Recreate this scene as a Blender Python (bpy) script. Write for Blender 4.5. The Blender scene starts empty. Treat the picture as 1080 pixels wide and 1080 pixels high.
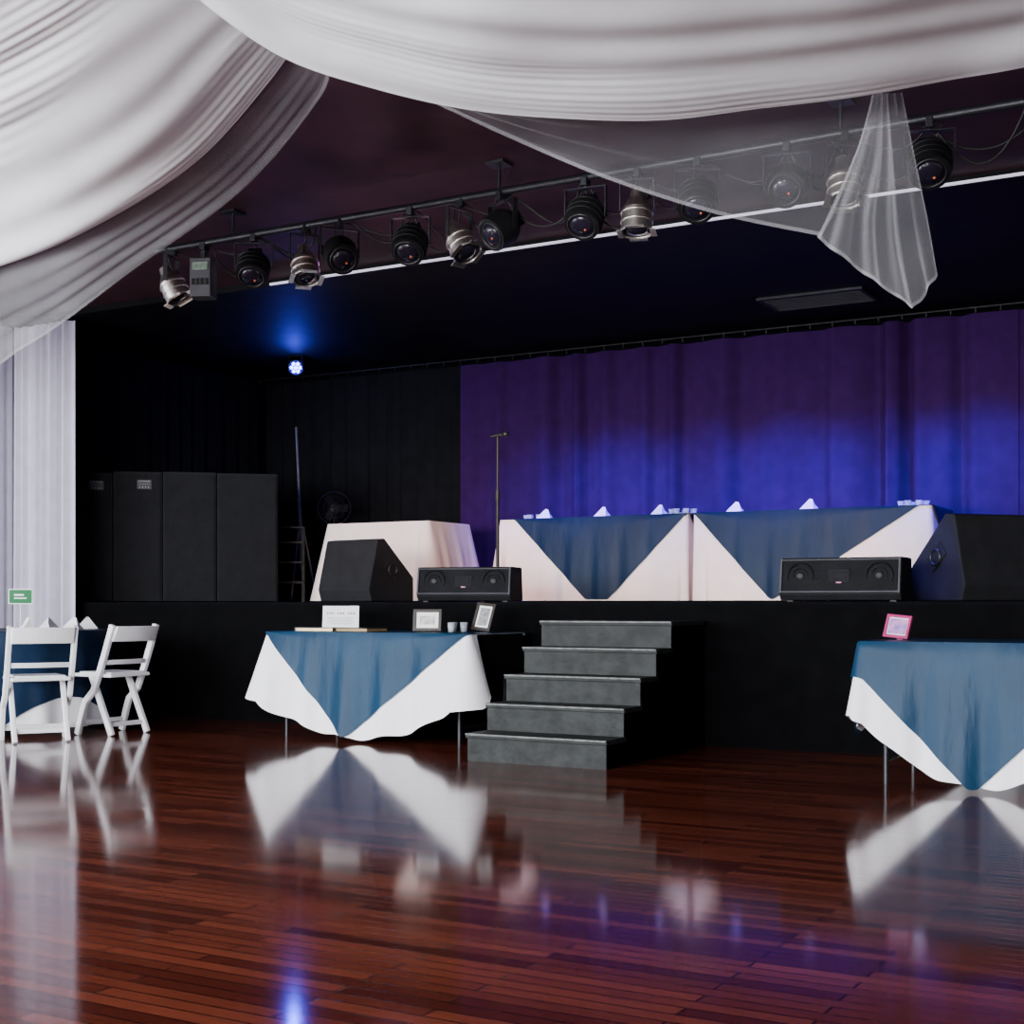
import bpy, bmesh, math, random
from mathutils import Vector, Matrix
random.seed(4)
S=bpy.context.scene
COL=S.collection
pi=math.pi
# ---------------------------------------------------------------- materials
def mat(name,col,rough=.6,metal=0,var=.15,scale=8,bump=0,bscale=60,col2=None,emit=None,estr=0,spec=None,sheen=0,stretch=None,trans=0):
    m=bpy.data.materials.new(name); m.use_nodes=True
    nt=m.node_tree; b=nt.nodes['Principled BSDF']
    tc=nt.nodes.new('ShaderNodeTexCoord'); mp=nt.nodes.new('ShaderNodeMapping')
    nt.links.new(tc.outputs['Object'],mp.inputs[0])
    if stretch: mp.inputs['Scale'].default_value=stretch
    n=nt.nodes.new('ShaderNodeTexNoise'); n.inputs['Scale'].default_value=scale; n.inputs['Detail'].default_value=4
    nt.links.new(mp.outputs[0],n.inputs['Vector'])
    r=nt.nodes.new('ShaderNodeValToRGB')
    c2=col2 if col2 else tuple(min(1,c*(1+var)) for c in col)
    c1=col if col2 else tuple(c*(1-var) for c in col)
    r.color_ramp.elements[0].position=.35; r.color_ramp.elements[1].position=.65
    r.color_ramp.elements[0].color=(*c1,1); r.color_ramp.elements[1].color=(*c2,1)
    nt.links.new(n.outputs[0],r.inputs[0]); nt.links.new(r.outputs[0],b.inputs['Base Color'])
    b.inputs['Roughness'].default_value=rough; b.inputs['Metallic'].default_value=metal
    if spec is not None: b.inputs['Specular IOR Level'].default_value=spec
    if sheen: b.inputs['Sheen Weight'].default_value=sheen; b.inputs['Sheen Roughness'].default_value=.4
    if trans: b.inputs['Transmission Weight'].default_value=trans
    if bump:
        n2=nt.nodes.new('ShaderNodeTexNoise'); n2.inputs['Scale'].default_value=bscale
        nt.links.new(mp.outputs[0],n2.inputs['Vector'])
        bp=nt.nodes.new('ShaderNodeBump'); bp.inputs['Strength'].default_value=bump; bp.inputs['Distance'].default_value=.02
        nt.links.new(n2.outputs[0],bp.inputs['Height']); nt.links.new(bp.outputs[0],b.inputs['Normal'])
    if emit:
        b.inputs['Emission Color'].default_value=(*emit,1); b.inputs['Emission Strength'].default_value=estr
    return m
def satin(name,col,spec,wr=.6):
    # satin with long soft creases plus fine crinkles
    m=mat(name,col,.42,var=.10,scale=3,spec=spec)
    nt=m.node_tree; b=nt.nodes['Principled BSDF']
    tc=nt.nodes.new('ShaderNodeTexCoord'); mp=nt.nodes.new('ShaderNodeMapping'); mp.inputs['Rotation'].default_value=(0,.75,0); mp.inputs['Scale'].default_value=(7,4,2.2)
    nt.links.new(tc.outputs['Object'],mp.inputs[0])
    n=nt.nodes.new('ShaderNodeTexNoise'); n.inputs['Scale'].default_value=2.4; n.inputs['Detail'].default_value=3; n.inputs['Distortion'].default_value=.5
    nt.links.new(mp.outputs[0],n.inputs['Vector'])
    bp=nt.nodes.new('ShaderNodeBump'); bp.inputs['Strength'].default_value=wr; bp.inputs['Distance'].default_value=.02
    nt.links.new(n.outputs[0],bp.inputs['Height']); nt.links.new(bp.outputs[0],b.inputs['Normal'])
    return m
def sheer(name,alpha,col=(.85,.85,.88),k=.18):
    m=bpy.data.materials.new(name); m.use_nodes=True; nt=m.node_tree
    for n in list(nt.nodes): nt.nodes.remove(n)
    o=nt.nodes.new('ShaderNodeOutputMaterial'); mx=nt.nodes.new('ShaderNodeMixShader')
    t=nt.nodes.new('ShaderNodeBsdfTransparent'); d=nt.nodes.new('ShaderNodeBsdfDiffuse'); tl=nt.nodes.new('ShaderNodeBsdfTranslucent')
    d.inputs[0].default_value=(*col,1); tl.inputs[0].default_value=(*col,1)
    m2=nt.nodes.new('ShaderNodeMixShader'); m2.inputs[0].default_value=.4
    nt.links.new(d.outputs[0],m2.inputs[1]); nt.links.new(tl.outputs[0],m2.inputs[2])
    tc=nt.nodes.new('ShaderNodeTexCoord'); n=nt.nodes.new('ShaderNodeTexNoise'); n.inputs['Scale'].default_value=3
    nt.links.new(tc.outputs['Object'],n.inputs['Vector'])
    lw=nt.nodes.new('ShaderNodeLayerWeight'); lw.inputs[0].default_value=.35
    ad=nt.nodes.new('ShaderNodeMath'); ad.operation='MULTIPLY_ADD'; ad.inputs[1].default_value=k; ad.inputs[2].default_value=alpha
    nt.links.new(lw.outputs['Facing'],ad.inputs[0])
    ad2=nt.nodes.new('ShaderNodeMath'); ad2.operation='MULTIPLY_ADD'; ad2.inputs[1].default_value=.12; ad2.use_clamp=True
    nt.links.new(n.outputs[0],ad2.inputs[0]); nt.links.new(ad.outputs[0],ad2.inputs[2])
    nt.links.new(ad2.outputs[0],mx.inputs[0]); nt.links.new(t.outputs[0],mx.inputs[1]); nt.links.new(m2.outputs[0],mx.inputs[2])
    nt.links.new(mx.outputs[0],o.inputs[0]); return m
def floor_mat():
    m=bpy.data.materials.new('cherry_planks'); m.use_nodes=True; nt=m.node_tree; b=nt.nodes['Principled BSDF']
    tc=nt.nodes.new('ShaderNodeTexCoord')
    br=nt.nodes.new('ShaderNodeTexBrick'); br.inputs['Scale'].default_value=1
    br.inputs['Brick Width'].default_value=.80; br.inputs['Row Height'].default_value=.060; br.inputs['Mortar Size'].default_value=.0032; br.inputs['Mortar Smooth'].default_value=.15
    br.offset=.37; br.inputs['Bias'].default_value=-.08
    br.inputs['Color1'].default_value=(.050,.010,.006,1); br.inputs['Color2'].default_value=(.150,.036,.019,1); br.inputs['Mortar'].default_value=(.006,.0015,.001,1)
    nt.links.new(tc.outputs['Object'],br.inputs['Vector'])
    mp=nt.nodes.new('ShaderNodeMapping'); mp.inputs['Scale'].default_value=(2.2,50,1); nt.links.new(tc.outputs['Object'],mp.inputs[0])
    n=nt.nodes.new('ShaderNodeTexNoise'); n.inputs['Scale'].default_value=3; n.inputs['Detail'].default_value=6; nt.links.new(mp.outputs[0],n.inputs['Vector'])
    mx=nt.nodes.new('ShaderNodeMix'); mx.data_type='RGBA'; mx.blend_type='MULTIPLY'; mx.inputs[0].default_value=.5
    r=nt.nodes.new('ShaderNodeValToRGB'); r.color_ramp.elements[0].color=(.55,.5,.5,1); r.color_ramp.elements[1].color=(1.4,1.3,1.25,1); r.color_ramp.elements[0].position=.3; r.color_ramp.elements[1].position=.7
    nt.links.new(n.outputs[0],r.inputs[0]); nt.links.new(br.outputs['Color'],mx.inputs[6]); nt.links.new(r.outputs[0],mx.inputs[7])
    nt.links.new(mx.outputs[2],b.inputs['Base Color'])
    n2=nt.nodes.new('ShaderNodeTexNoise'); n2.inputs['Scale'].default_value=1.2; nt.links.new(tc.outputs['Object'],n2.inputs['Vector'])
    mr=nt.nodes.new('ShaderNodeMapRange'); mr.inputs[3].default_value=.06; mr.inputs[4].default_value=.13; nt.links.new(n2.outputs[0],mr.inputs[0]); nt.links.new(mr.outputs[0],b.inputs['Roughness'])
    b.inputs['Specular IOR Level'].default_value=.32
    bp=nt.nodes.new('ShaderNodeBump'); bp.inputs['Strength'].default_value=.15; bp.inputs['Distance'].default_value=.003
    nt.links.new(br.outputs['Fac'],bp.inputs['Height']); bp.invert=True
    bp2=nt.nodes.new('ShaderNodeBump'); bp2.inputs['Strength'].default_value=.05; bp2.inputs['Distance'].default_value=.004
    nt.links.new(br.outputs['Color'],bp2.inputs['Height']); nt.links.new(bp.outputs[0],bp2.inputs['Normal']); nt.links.new(bp2.outputs[0],b.inputs['Normal'])
    return m
M=dict(
 floor=floor_mat(),
 blackwall=mat('black_paint',(.003,.003,.004),.9,spec=.05),
 hall=mat('hall_wall_paint',(.35,.34,.36),.8),
 ceilblack=mat('black_ceiling_paint',(.0045,.0045,.006),.6,var=.4,scale=3,bump=.2,bscale=5,spec=.12),
 maroon=mat('maroon_ceiling_paint',(.050,.018,.026),.6,var=.3,scale=2,bump=.2,bscale=6,spec=.2),
 strip=mat('pale_edge_trim',(.75,.72,.85),.35,emit=(.85,.8,1),estr=.8),  # emission imitates light caught by the pale trim, which is no lamp
 carpet=mat('black_stage_carpet',(.003,.003,.004),.95,bump=.4,bscale=200,spec=.05),
 skirt=mat('black_stage_skirt_fabric',(.0025,.0025,.003),.95,spec=.03,bump=.2,bscale=90),
 purple=mat('purple_velour',(.026,.006,.052),.9,spec=.05,var=.1,bump=.1,bscale=40),
 blackcurt=mat('black_velour',(.006,.006,.007),.95,spec=.05),
 whitecurt=mat('white_satin_curtain',(.52,.50,.60),.6,var=.05),
 white=mat('white_tablecloth',(.84,.83,.86),.8,var=.03,bump=.15,bscale=5),
 blush=mat('ivory_tablecloth',(.84,.70,.66),.8,var=.03,bump=.15,bscale=5),
 navy=satin('steel_blue_satin',(.005,.030,.066),.13,.28),
 navyd=satin('dark_blue_satin',(.005,.015,.038),.09,.22),
 blackcloth=mat('black_table_cloth',(.004,.004,.006),.7,spec=.15),
 resin=mat('white_resin',(.78,.78,.80),.35,var=.02),
 black=mat('black_textured_paint',(.010,.010,.012),.7,bump=.3,bscale=180,spec=.14),
 wedgeblack=mat('scuffed_black_paint',(.012,.012,.014),.7,bump=.3,bscale=180,spec=.14),
 grille=mat('black_steel_grille',(.011,.011,.013),.6,metal=.0,bump=.6,bscale=260,spec=.15),
 dark=mat('dark_rubber',(.007,.007,.008),.5,spec=.25),
 chrome=mat('polished_aluminium',(.92,.88,.82),.3,metal=1,var=.06),
 alu=mat('dull_aluminium_box',(.10,.10,.11),.4,metal=.7),
 steel=mat('grey_steel',(.025,.025,.030),.4,metal=.6),
 pole=mat('grey_tube_steel',(.13,.13,.14),.45,metal=.3),
 step=mat('worn_grey_step_paint',(.009,.011,.0105),.6,col2=(.022,.025,.024),scale=11,bump=.15,bscale=30,spec=.2),
 stepdark=mat('step_side_black',(.002,.002,.002),.95,spec=.02),  # shade of the stair sides put into a near-black colour
 nose=mat('worn_step_edge',(.07,.075,.07),.5,var=.5,scale=20),
 lens=mat('dark_lens_glass',(.012,.010,.02),.10,var=.3,spec=.35),
 amber=mat('amber_lens',(.5,.1,.03),.2,emit=(1,.2,.05),estr=.15),  # orange reflection on the lens, painted as a faintly glowing colour
 blueglow=mat('blue_led_lens',(.1,.1,.9),.3,emit=(.10,.13,1),estr=22),
 paper=mat('white_card',(.8,.8,.8),.7,var=.02),
 ink=mat('dark_print',(.03,.03,.035),.7),
 grey=mat('grey_print',(.22,.22,.22),.7,var=.4,scale=60),
 gold=mat('gilt_box',(.35,.25,.12),.35,metal=.6),
 wood=mat('dark_frame_wood',(.02,.014,.01),.35),
 red=mat('magenta_frame',(.34,.02,.12),.35),
 photo=mat('violet_photo_print',(.12,.10,.40),.4,col2=(.55,.25,.45),scale=25),
 photog=mat('grey_photo_print',(.25,.25,.25),.4,col2=(.6,.58,.55),scale=25),
 glass=mat('clear_glass',(.75,.80,.95),.08,trans=.6),
 green=mat('green_card',(.005,.13,.04),.5,spec=.2),
 greenled=mat('pale_green_label',(.12,.22,.15),.4,col2=(.3,.36,.3),scale=40),
 candle=mat('candle_wax',(.8,.7,.5),.5),
 cable=mat('black_cable',(.01,.01,.01),.6),
 pane=mat('daylight_pane',(.8,.85,.9),.3,emit=(.85,.92,1),estr=5.0),  # glow for the assumed windows, all out of view
 frame=mat('window_frame_white',(.7,.7,.7),.5),
)
def drape_mat():
    m=mat('white_voile',(.80,.80,.82),.85,var=.03)
    nt=m.node_tree; b=nt.nodes['Principled BSDF']; o=[n for n in nt.nodes if n.type=='OUTPUT_MATERIAL'][0]
    tl=nt.nodes.new('ShaderNodeBsdfTranslucent'); tl.inputs[0].default_value=(.84,.84,.88,1)
    mx=nt.nodes.new('ShaderNodeMixShader'); mx.inputs[0].default_value=.35
    nt.links.new(b.outputs[0],mx.inputs[1]); nt.links.new(tl.outputs[0],mx.inputs[2]); nt.links.new(mx.outputs[0],o.inputs[0])
    return m
M['drape']=drape_mat(); M['sheer']=sheer('sheer_voile',.0,k=.16); M['sheerl']=sheer('sheer_voile_side',.04,k=.16); M['sheer2']=sheer('sheer_voile_double',.03,k=.20); M['hem']=sheer('sheer_hem_band',.08,k=.08)
# ---------------------------------------------------------------- builders
def new(): return bmesh.new()
def bbox(bm,c,s,R=None):
    r=bmesh.ops.create_cube(bm,size=1)
    Mx=Matrix.Translation(c)@(R if R else Matrix())@Matrix.Diagonal((*s,1))
    bmesh.ops.transform(bm,matrix=Mx,verts=r['verts']); return r['verts']
def bcyl(bm,p0,p1,r0,r1=None,seg=20,caps=True):
    p0=Vector(p0);p1=Vector(p1); r1=r0 if r1 is None else r1
    d=p1-p0
    r=bmesh.ops.create_cone(bm,cap_ends=caps,segments=seg,radius1=max(r0,1e-4),radius2=max(r1,1e-4),depth=d.length)
    q=Vector((0,0,1)).rotation_difference(d.normalized()).to_matrix().to_4x4()
    bmesh.ops.transform(bm,matrix=Matrix.Translation((p0+p1)/2)@q,verts=r['verts'])
def bsph(bm,c,r,seg=16):
    rr=bmesh.ops.create_uvsphere(bm,u_segments=seg,v_segments=seg//2+2,radius=1)
    s=(r,r,r) if not hasattr(r,'__len__') else r
    bmesh.ops.transform(bm,matrix=Matrix.Translation(c)@Matrix.Diagonal((*s,1)),verts=rr['verts'])
def btorus(bm,c,R,r,axis='Z',n=28,k=8):
    rings=[]
    for i in range(n):
        a=2*pi*i/n; ring=[]
        for j in range(k):
            b=2*pi*j/k
            x=(R+r*math.cos(b))*math.cos(a); y=(R+r*math.cos(b))*math.sin(a); z=r*math.sin(b)
            if axis=='Y': p=(x,z,y)
            elif axis=='X': p=(z,x,y)
            else: p=(x,y,z)
            ring.append(bm.verts.new(Vector(p)+Vector(c)))
        rings.append(ring)
    for i in range(n):
        A=rings[i];B=rings[(i+1)%n]
        for j in range(k): bm.faces.new((A[j],B[j],B[(j+1)%k],A[(j+1)%k]))
def btube(bm,pts,r,k=8):
    pts=[Vector(p) for p in pts]; rings=[]
    for i,p in enumerate(pts):
        d=(pts[min(i+1,len(pts)-1)]-pts[max(i-1,0)]).normalized()
        a=d.cross(Vector((0,0,1)))
        if a.length<.01: a=d.cross(Vector((0,1,0)))
        a.normalize(); b=d.cross(a)
        rings.append([bm.verts.new(p+r*(math.cos(2*pi*j/k)*a+math.sin(2*pi*j/k)*b)) for j in range(k)])
    for A,B in zip(rings,rings[1:]):
        for j in range(k): bm.faces.new((A[j],A[(j+1)%k],B[(j+1)%k],B[j]))
    bm.faces.new(rings[0]); bm.faces.new(rings[-1])
def bprism(bm,prof,x0,x1):  # profile in (y,z) extruded along x
    A=[bm.verts.new((x0,y,z)) for y,z in prof]; B=[bm.verts.new((x1,y,z)) for y,z in prof]
    bm.faces.new(A); bm.faces.new(B[::-1]); n=len(prof)
    for i in range(n): bm.faces.new((A[i],B[i],B[(i+1)%n],A[(i+1)%n]))
def mk(name,bm,m,parent=None,loc=(0,0,0),rz=0,smooth=False,bevel=0,label=None,cat=None,rot=None,group=None,kind=None,solid=0):
    bmesh.ops.recalc_face_normals(bm,faces=bm.faces)
    me=bpy.data.meshes.new(name); bm.to_mesh(me); bm.free()
    if smooth:
        for p in me.polygons: p.use_smooth=True
    me.materials.append(m)
    o=bpy.data.objects.new(name,me); COL.objects.link(o)
    o.location=loc; o.rotation_euler=rot if rot else (0,0,rz)
    if parent: o.parent=parent
    if solid:
        s=o.modifiers.new('s','SOLIDIFY'); s.thickness=solid
    if bevel:
        b=o.modifiers.new('b','BEVEL'); b.width=bevel; b.segments=2; b.limit_method='ANGLE'
    if smooth and not solid:
        try: me.set_sharp_from_angle(angle=math.radians(45))
        except Exception: pass
    if label: o['label']=label
    if cat: o['category']=cat
    if group: o['group']=group
    if kind: o['kind']=kind
    return o
def empty(name,label,cat,loc,rz=0,group=None,rot=None):
    o=bpy.data.objects.new(name,None); COL.objects.link(o); o.empty_display_size=.1
    o.location=loc; o.rotation_euler=rot if rot else (0,0,rz)
    o['label']=label; o['category']=cat
    if group: o['group']=group
    return o
def clone(top,loc,rz=None,label=None,rot=None):
    t=top.copy(); COL.objects.link(t); t.location=loc
    if rz is not None: t.rotation_euler=(0,0,rz)
    if rot is not None: t.rotation_euler=rot
    if label: t['label']=label
    def rec(src,dst):
        for ch in list(src.children):
            c=ch.copy(); COL.objects.link(c); c.parent=dst; rec(ch,c)
    rec(top,t); return t
def wall(name,c,s,m,bev=0):
    bm=new(); bbox(bm,(0,0,0),s); return mk(name,bm,m,loc=c,kind='structure',bevel=bev)
# ---------------------------------------------------------------- room
XL,XR,YB,YF=-10.1,5.0,12.1,-5.0
SY=8.65; SH=.965; CH=3.5; CS=3.45
wall('floor',((XL+XR)/2,(YF+YB)/2,-.05),(XR-XL+.2,YB-YF+.2,.1),M['floor'])
wall('wall_back',((XL+XR)/2,YB+.06,1.8),(XR-XL+.4,.1,3.8),M['blackwall'])
wall('wall_left',(XL-.06,(YF+8.5)/2,1.8),(.1,8.5-YF+.1,3.8),M['hall'])
wall('wall_left_stage',(XL-.06,(8.56+YB)/2,1.8),(.1,YB-8.56+.1,3.8),M['blackwall'])
wall('wall_right',(XR+.06,(YF+YB)/2,1.8),(.1,YB-YF+.1,3.8),M['hall'])
wall('wall_front',((XL+XR)/2,YF-.06,1.8),(XR-XL+.4,.1,3.8),M['hall'])
wall('ceiling',((XL+XR)/2,(YF+8.45)/2,CH+.05),(XR-XL+.2,8.45-YF,.1),M['maroon'])
wall('ceiling_stage',((XL+XR)/2,(8.45+YB)/2,CS+.075),(XR-XL+.2,YB-8.45,.15),M['ceilblack'])
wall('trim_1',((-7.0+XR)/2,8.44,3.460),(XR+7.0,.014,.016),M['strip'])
wall('stage_platform',((XL+XR)/2,(SY+YB)/2,SH/2),(XR-XL,YB-SY,SH),M['carpet'])
def window(n,c,w,h,axis):  # windows assumed as daylight source; none of them is in view
    bm=new()
    def B(a,b,sa,sb):
        if axis=='Y': bbox(bm,(a,0,b),(sa,.06,sb))
        else: bbox(bm,(0,a,b),(.06,sa,sb))
    for s in(-1,1): B(s*w/2,0,.08,h+.08); B(0,s*h/2,w,.08)
    B(0,0,.05,h); B(0,0,w,.05)
    f=mk('window_%d'%n,bm,M['frame'],loc=c,kind='structure')
    bm=new(); bbox(bm,(0,0,0),(w,.01,h) if axis=='Y' else (.01,w,h)); mk('pane',bm,M['pane'],parent=f)
n=1
for x in(-7,-3.5,0,3): window(n,(x,YF+.03,1.7),2.2,2.0,'Y'); n+=1
for y in(-3,0,3): window(n,(XL+.03,y,1.7),2.0,2.0,'X'); n+=1
# ---------------------------------------------------------------- curtains
def curtain(name,p0,p1,z0,z1,m,label,folds,amp,nz=10,seed=0,group=None,cat='curtain',base=.35,tp=8):
    rnd=random.Random(seed); p0=Vector(p0);p1=Vector(p1); d=p1-p0; L=d.length; d.normalize(); nrm=Vector((d.y,-d.x))
    nx=int(max(60,folds*16)); bm=new(); ph=[rnd.uniform(0,6.28) for _ in range(4)]
    g=[]
    for j in range(nz+1):
        v=j/nz; row=[]
        for i in range(nx+1):
            u=i/nx
            w=u*folds*2*pi+1.2*math.sin(u*9+ph[0])+.8*math.sin(u*23+ph[1])
            taper=min(1,tp*u,tp*(1-u))
            o=taper*amp*(base+(1-base)*math.sin(u*L*2.1+ph[2])**2)*(math.sin(w)+.35*math.sin(2*w+ph[3]))*(.75+.35*v)
            p=p0+d*(L*u)+nrm*o
            row.append(bm.verts.new((p.x,p.y,z1+(z0-z1)*v)))
        g.append(row)
    for j in range(nz):
        for i in range(nx): bm.faces.new((g[j][i],g[j][i+1],g[j+1][i+1],g[j+1][i]))
    return mk(name,bm,m,smooth=True,label=label,cat=cat,group=group)
pl='purple velour stage curtain washed with blue light'
xs=[-7.38,-4.05,-2.0,1.5]
for i in range(3):
    curtain('stage_curtain',(xs[i],11.88-.008*(i%2)),(xs[i+1]+.02,11.88-.008*(i%2)),SH+.01,3.37,M['purple'],pl,(xs[i+1]-xs[i])*(2.3 if i else 2.6),.085 if i else .060,seed=i+3,group='purple stage curtains',base=.5,tp=14)
curtain('backdrop_curtain',(-10.03,12.03),(-7.32,12.03),SH+.01,3.40,M['blackcurt'],'black velour curtain hanging beside the purple backdrop',12,.03,seed=20)
curtain('side_curtain',(-10.04,8.75),(-10.04,11.9),SH+.01,3.42,M['blackcurt'],'black velour curtain along the stage side wall',14,.02,seed=21)
bm=new(); bcyl(bm,(-10.0,11.76,3.40),(1.5,11.76,3.40),.010)
for i in range(58): bbox(bm,(-9.9+i*.2,11.76,3.38),(.010,.016,.04))
mk('curtain_rail',bm,M['dark'],label='thin metal rail with hooks carrying stage curtains',cat='curtain rail')
curtain('window_curtain',(-10.07,8.50),(-9.22,8.50),.03,3.42,M['whitecurt'],'tall white gathered curtain beside the black stage',8,.050,seed=31,nz=14,base=.6,tp=30)
curtain('window_curtain',(-10.0,6.2),(-10.0,8.49),.03,3.42,M['whitecurt'],'tall white gathered curtain along the hall side wall',14,.040,seed=33,nz=14,base=.6)
# ---------------------------------------------------------------- stage skirt
bm=new(); nx=400
g=[[bm.verts.new((XL+.05+(XR-XL-.1)*i/nx,SY-.015-.007*math.sin(i*.9)*(.4+.6*math.sin(i*.13)**2),z)) for i in range(nx+1)] for z in(.01,SH-.02)]
for i in range(nx): bm.faces.new((g[0][i],g[0][i+1],g[1][i+1],g[1][i]))
mk('stage_skirt',bm,M['skirt'],label='black pleated skirt covering the stage front',cat='stage skirt',smooth=True)
# ---------------------------------------------------------------- stairs
st=empty('stage_stairs','grey worn wooden five-step stairs up to the stage','stairs',(-3.895,7.1,0))
for k in range(5):
    y0=.235*k; y1=.235*(k+1)+(.30 if k==4 else .01); z=.168*(k+1)
    bm=new(); bbox(bm,(0,(y0+y1)/2,z-.015),(.95,y1-y0+.02,.03)); mk('tread',bm,M['step'],parent=st,bevel=.005)
    bm=new(); bbox(bm,(0,y0+.01,z-.03-.069),(.93,.018,.138)); mk('riser',bm,M['step'],parent=st)
    bm=new(); bbox(bm,(0,y0-.012,z-.006),(.945,.010,.012)); mk('nosing',bm,M['nose'],parent=st,bevel=.002)
for s in(-1,1):
    bm=new(); prof=[(0.02,0)]
    for k in range(5): prof+= [(.235*k+.02,.168*(k+1)-.03),(.235*(k+1)+.02,.168*(k+1)-.03)]
    prof[-1]=(1.47,.168*5-.03); prof.append((1.47,0))
    bprism(bm,prof,s*.455-.01,s*.455+.01); mk('stringer',bm,M['stepdark'],parent=st)
# ---------------------------------------------------------------- cloth tables
def perim_rect(L,W,n=72,r=.03):
    pts=[]; a=L/2-r;b=W/2-r
    def seg(p,q,nn,nr): 
        for i in range(nn): t=i/nn; pts.append((p[0]+(q[0]-p[0])*t,p[1]+(q[1]-p[1])*t,nr[0],nr[1]))
    def arc(cx,cy,a0):
        for i in range(6): t=a0+pi/2*i/6; pts.append((cx+r*math.cos(t),cy+r*math.sin(t),math.cos(t),math.sin(t)))
    seg((-a,-W/2),(a,-W/2),n,(0,-1)); arc(a,-b,-pi/2)
    seg((L/2,-b),(L/2,b),n//2,(1,0)); arc(a,b,0)
    seg((a,W/2),(-a,W/2),n,(0,1)); arc(-a,b,pi/2)
    seg((-L/2,b),(-L/2,-b),n//2,(-1,0)); arc(-a,-b,pi)
    return pts
def perim_round(R,n=160):
    return [(R*math.cos(2*pi*i/n),R*math.sin(2*pi*i/n),math.cos(2*pi*i/n),math.sin(2*pi*i/n)) for i in range(n)]
def cloth(name,per,H,drop,m,parent,off=0,flare=lambda x,y:.08,amp=.02,freq=14,seed=0,nz=12,label=None,lift=0):
    rnd=random.Random(seed); ph=[rnd.uniform(0,6) for _ in range(3)]
    bm=new(); N=len(per); arc=0; s=[]
    for i in range(N):
        s.append(arc); q=per[(i+1)%N]; arc+=math.hypot(q[0]-per[i][0],q[1]-per[i][1])
    g=[]
    for j in range(nz+1):
        row=[]
        for i,(x,y,nx_,ny_) in enumerate(per):
            D=max(drop(x,y),.004); d=D*j/nz; a=2*pi*s[i]/arc
            w=amp*(math.sin(freq*a+ph[0]+.8*math.sin(3*a))+.4*math.sin(freq*1.9*a+ph[1]))*(d/.7)**1.1
            o=off*min(1,.35+j)+flare(x,y)*d+w+amp*.3
            row.append(bm.verts.new((x+nx_*o,y+ny_*o,H+lift-d)))
        g.append(row)
    for j in range(nz):
        for i in range(N):
            k=(i+1)%N; bm.faces.new((g[j][i],g[j][k],g[j+1][k],g[j+1][i]))
    bm.faces.new(g[0])
    return mk(name,bm,m,parent=parent,smooth=True,label=label)
def tri(x0,xa,xb,x1,depth,L,W,endd=0):
    # pointed overlay: full depth between xa and xb on the long sides, short points on the ends
    def f(x,y):
        if y>W/2-.035: return .02
        if y<-W/2+.035 :
            if x<xa: return depth*max(0,(x-x0)/(xa-x0))
            if x>xb: return depth*max(0,(x1-x)/(x1-xb))
            return depth
        return endd*max(0,1-abs(y)/(W/2))
    return f
def banquet(label,loc,L,W,dropw,dropo,mw,mo,fl,freq=14,amp=.018,seed=1,H=.75,dropb=None):
    t=empty('banquet_table',label,'table',loc)
    bm=new(); bbox(bm,(0,0,H-.02),(L-.03,W-.03,.03)); mk('tabletop',bm,M['dark'],parent=t)
    for sx in(-1,1):
        bm=new()
        for sy in(-1,1): bcyl(bm,(sx*(L/2-.12),sy*(W/2-.08),0),(sx*(L/2-.12),sy*(W/2-.08),H-.04),.013)
        bcyl(bm,(sx*(L/2-.12),-W/2+.08,.12),(sx*(L/2-.12),W/2-.08,.12),.01)
        mk('leg',bm,M['steel'],parent=t)
    per=perim_rect(L,W)
    if dropb: cloth('under_cloth',perim_rect(L-.008,W-.008),H-.003,dropb,M['blackcloth'],t,flare=lambda x,y:.02,amp=.004,freq=freq,seed=seed,label='short black cloth showing at the bare end')
    cloth('tablecloth',per,H,dropw,mw,t,flare=fl,amp=amp,freq=freq,seed=seed)
    if dropo: cloth('table_overlay',per,H,dropo,mo,t,off=.012,flare=fl,amp=amp,freq=freq,seed=seed,lift=.005,label='blue satin overlay hanging in a point')
    return t
L1,W1=1.70,.76
def dw1(x,y):
    d=.72-.34*x*x+.012*math.sin(x*17+1)
    if x>L1/2-.004 and y>-W1/2+.02: d*=max(0,1-(y+W1/2-.02)/.07)
    elif y>W1/2-.04: d=.02 if x>.2 else min(d,.25)
    return d
banquet('white and steel-blue draped table beside the stage stairs',(-5.57,8.08,0),L1,W1,
 dw1,tri(-.85,-.12,-.08,.85,.715,L1,W1,0),M['white'],M['navy'],lambda x,y:.10+.26*(max(0,abs(x)-.35)/.5)**2,seed=2,amp=.017,freq=16,dropb=lambda x,y:.26)
L2=1.26
banquet('white and steel-blue draped table holding a magenta picture frame',(-1.37,7.58,0),L2,W1,
 lambda x,y:.725-.34*(x/.63)**2+.010*math.sin(x*19) if abs(x)<.62 else .385+.12*max(0,1-abs(y)/.38),lambda x,y:min(.74,max(0,1.14-abs(x+.04)-abs(y))),M['white'],M['navy'],lambda x,y:.08+.10*(max(0,abs(x)-.25)/.4)**2,seed=5,amp=.017,freq=14)
def hf(sl,sr): return lambda x,y:(sl if x<-.86 else sr if x>.86 else .05)
La,Lb=1.84,1.97
banquet('ivory head table with dark blue satin point, on stage',(-5.40,11.22,SH),La,.74,lambda x,y:.735,tri(-.76,-.02,.20,.92,.73,La,.74,.3),M['blush'],M['navyd'],hf(.16,.0),seed=8,amp=.010,freq=20)
banquet('long ivory head table with blue satin point, on stage',(-3.44,11.22,SH),Lb,.74,lambda x,y:.735,tri(-.98,-.30,-.26,.90,.73,Lb,.74,.3),M['blush'],M['navyd'],hf(.0,.10),seed=9,amp=.010,freq=20)
banquet('plain ivory draped side table on stage',(-7.50,10.95,SH),1.16,.74,lambda x,y:.735,None,M['blush'],None,lambda x,y:.14+.08*(abs(x)>.5),seed=11,amp=.012,freq=16)
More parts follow.
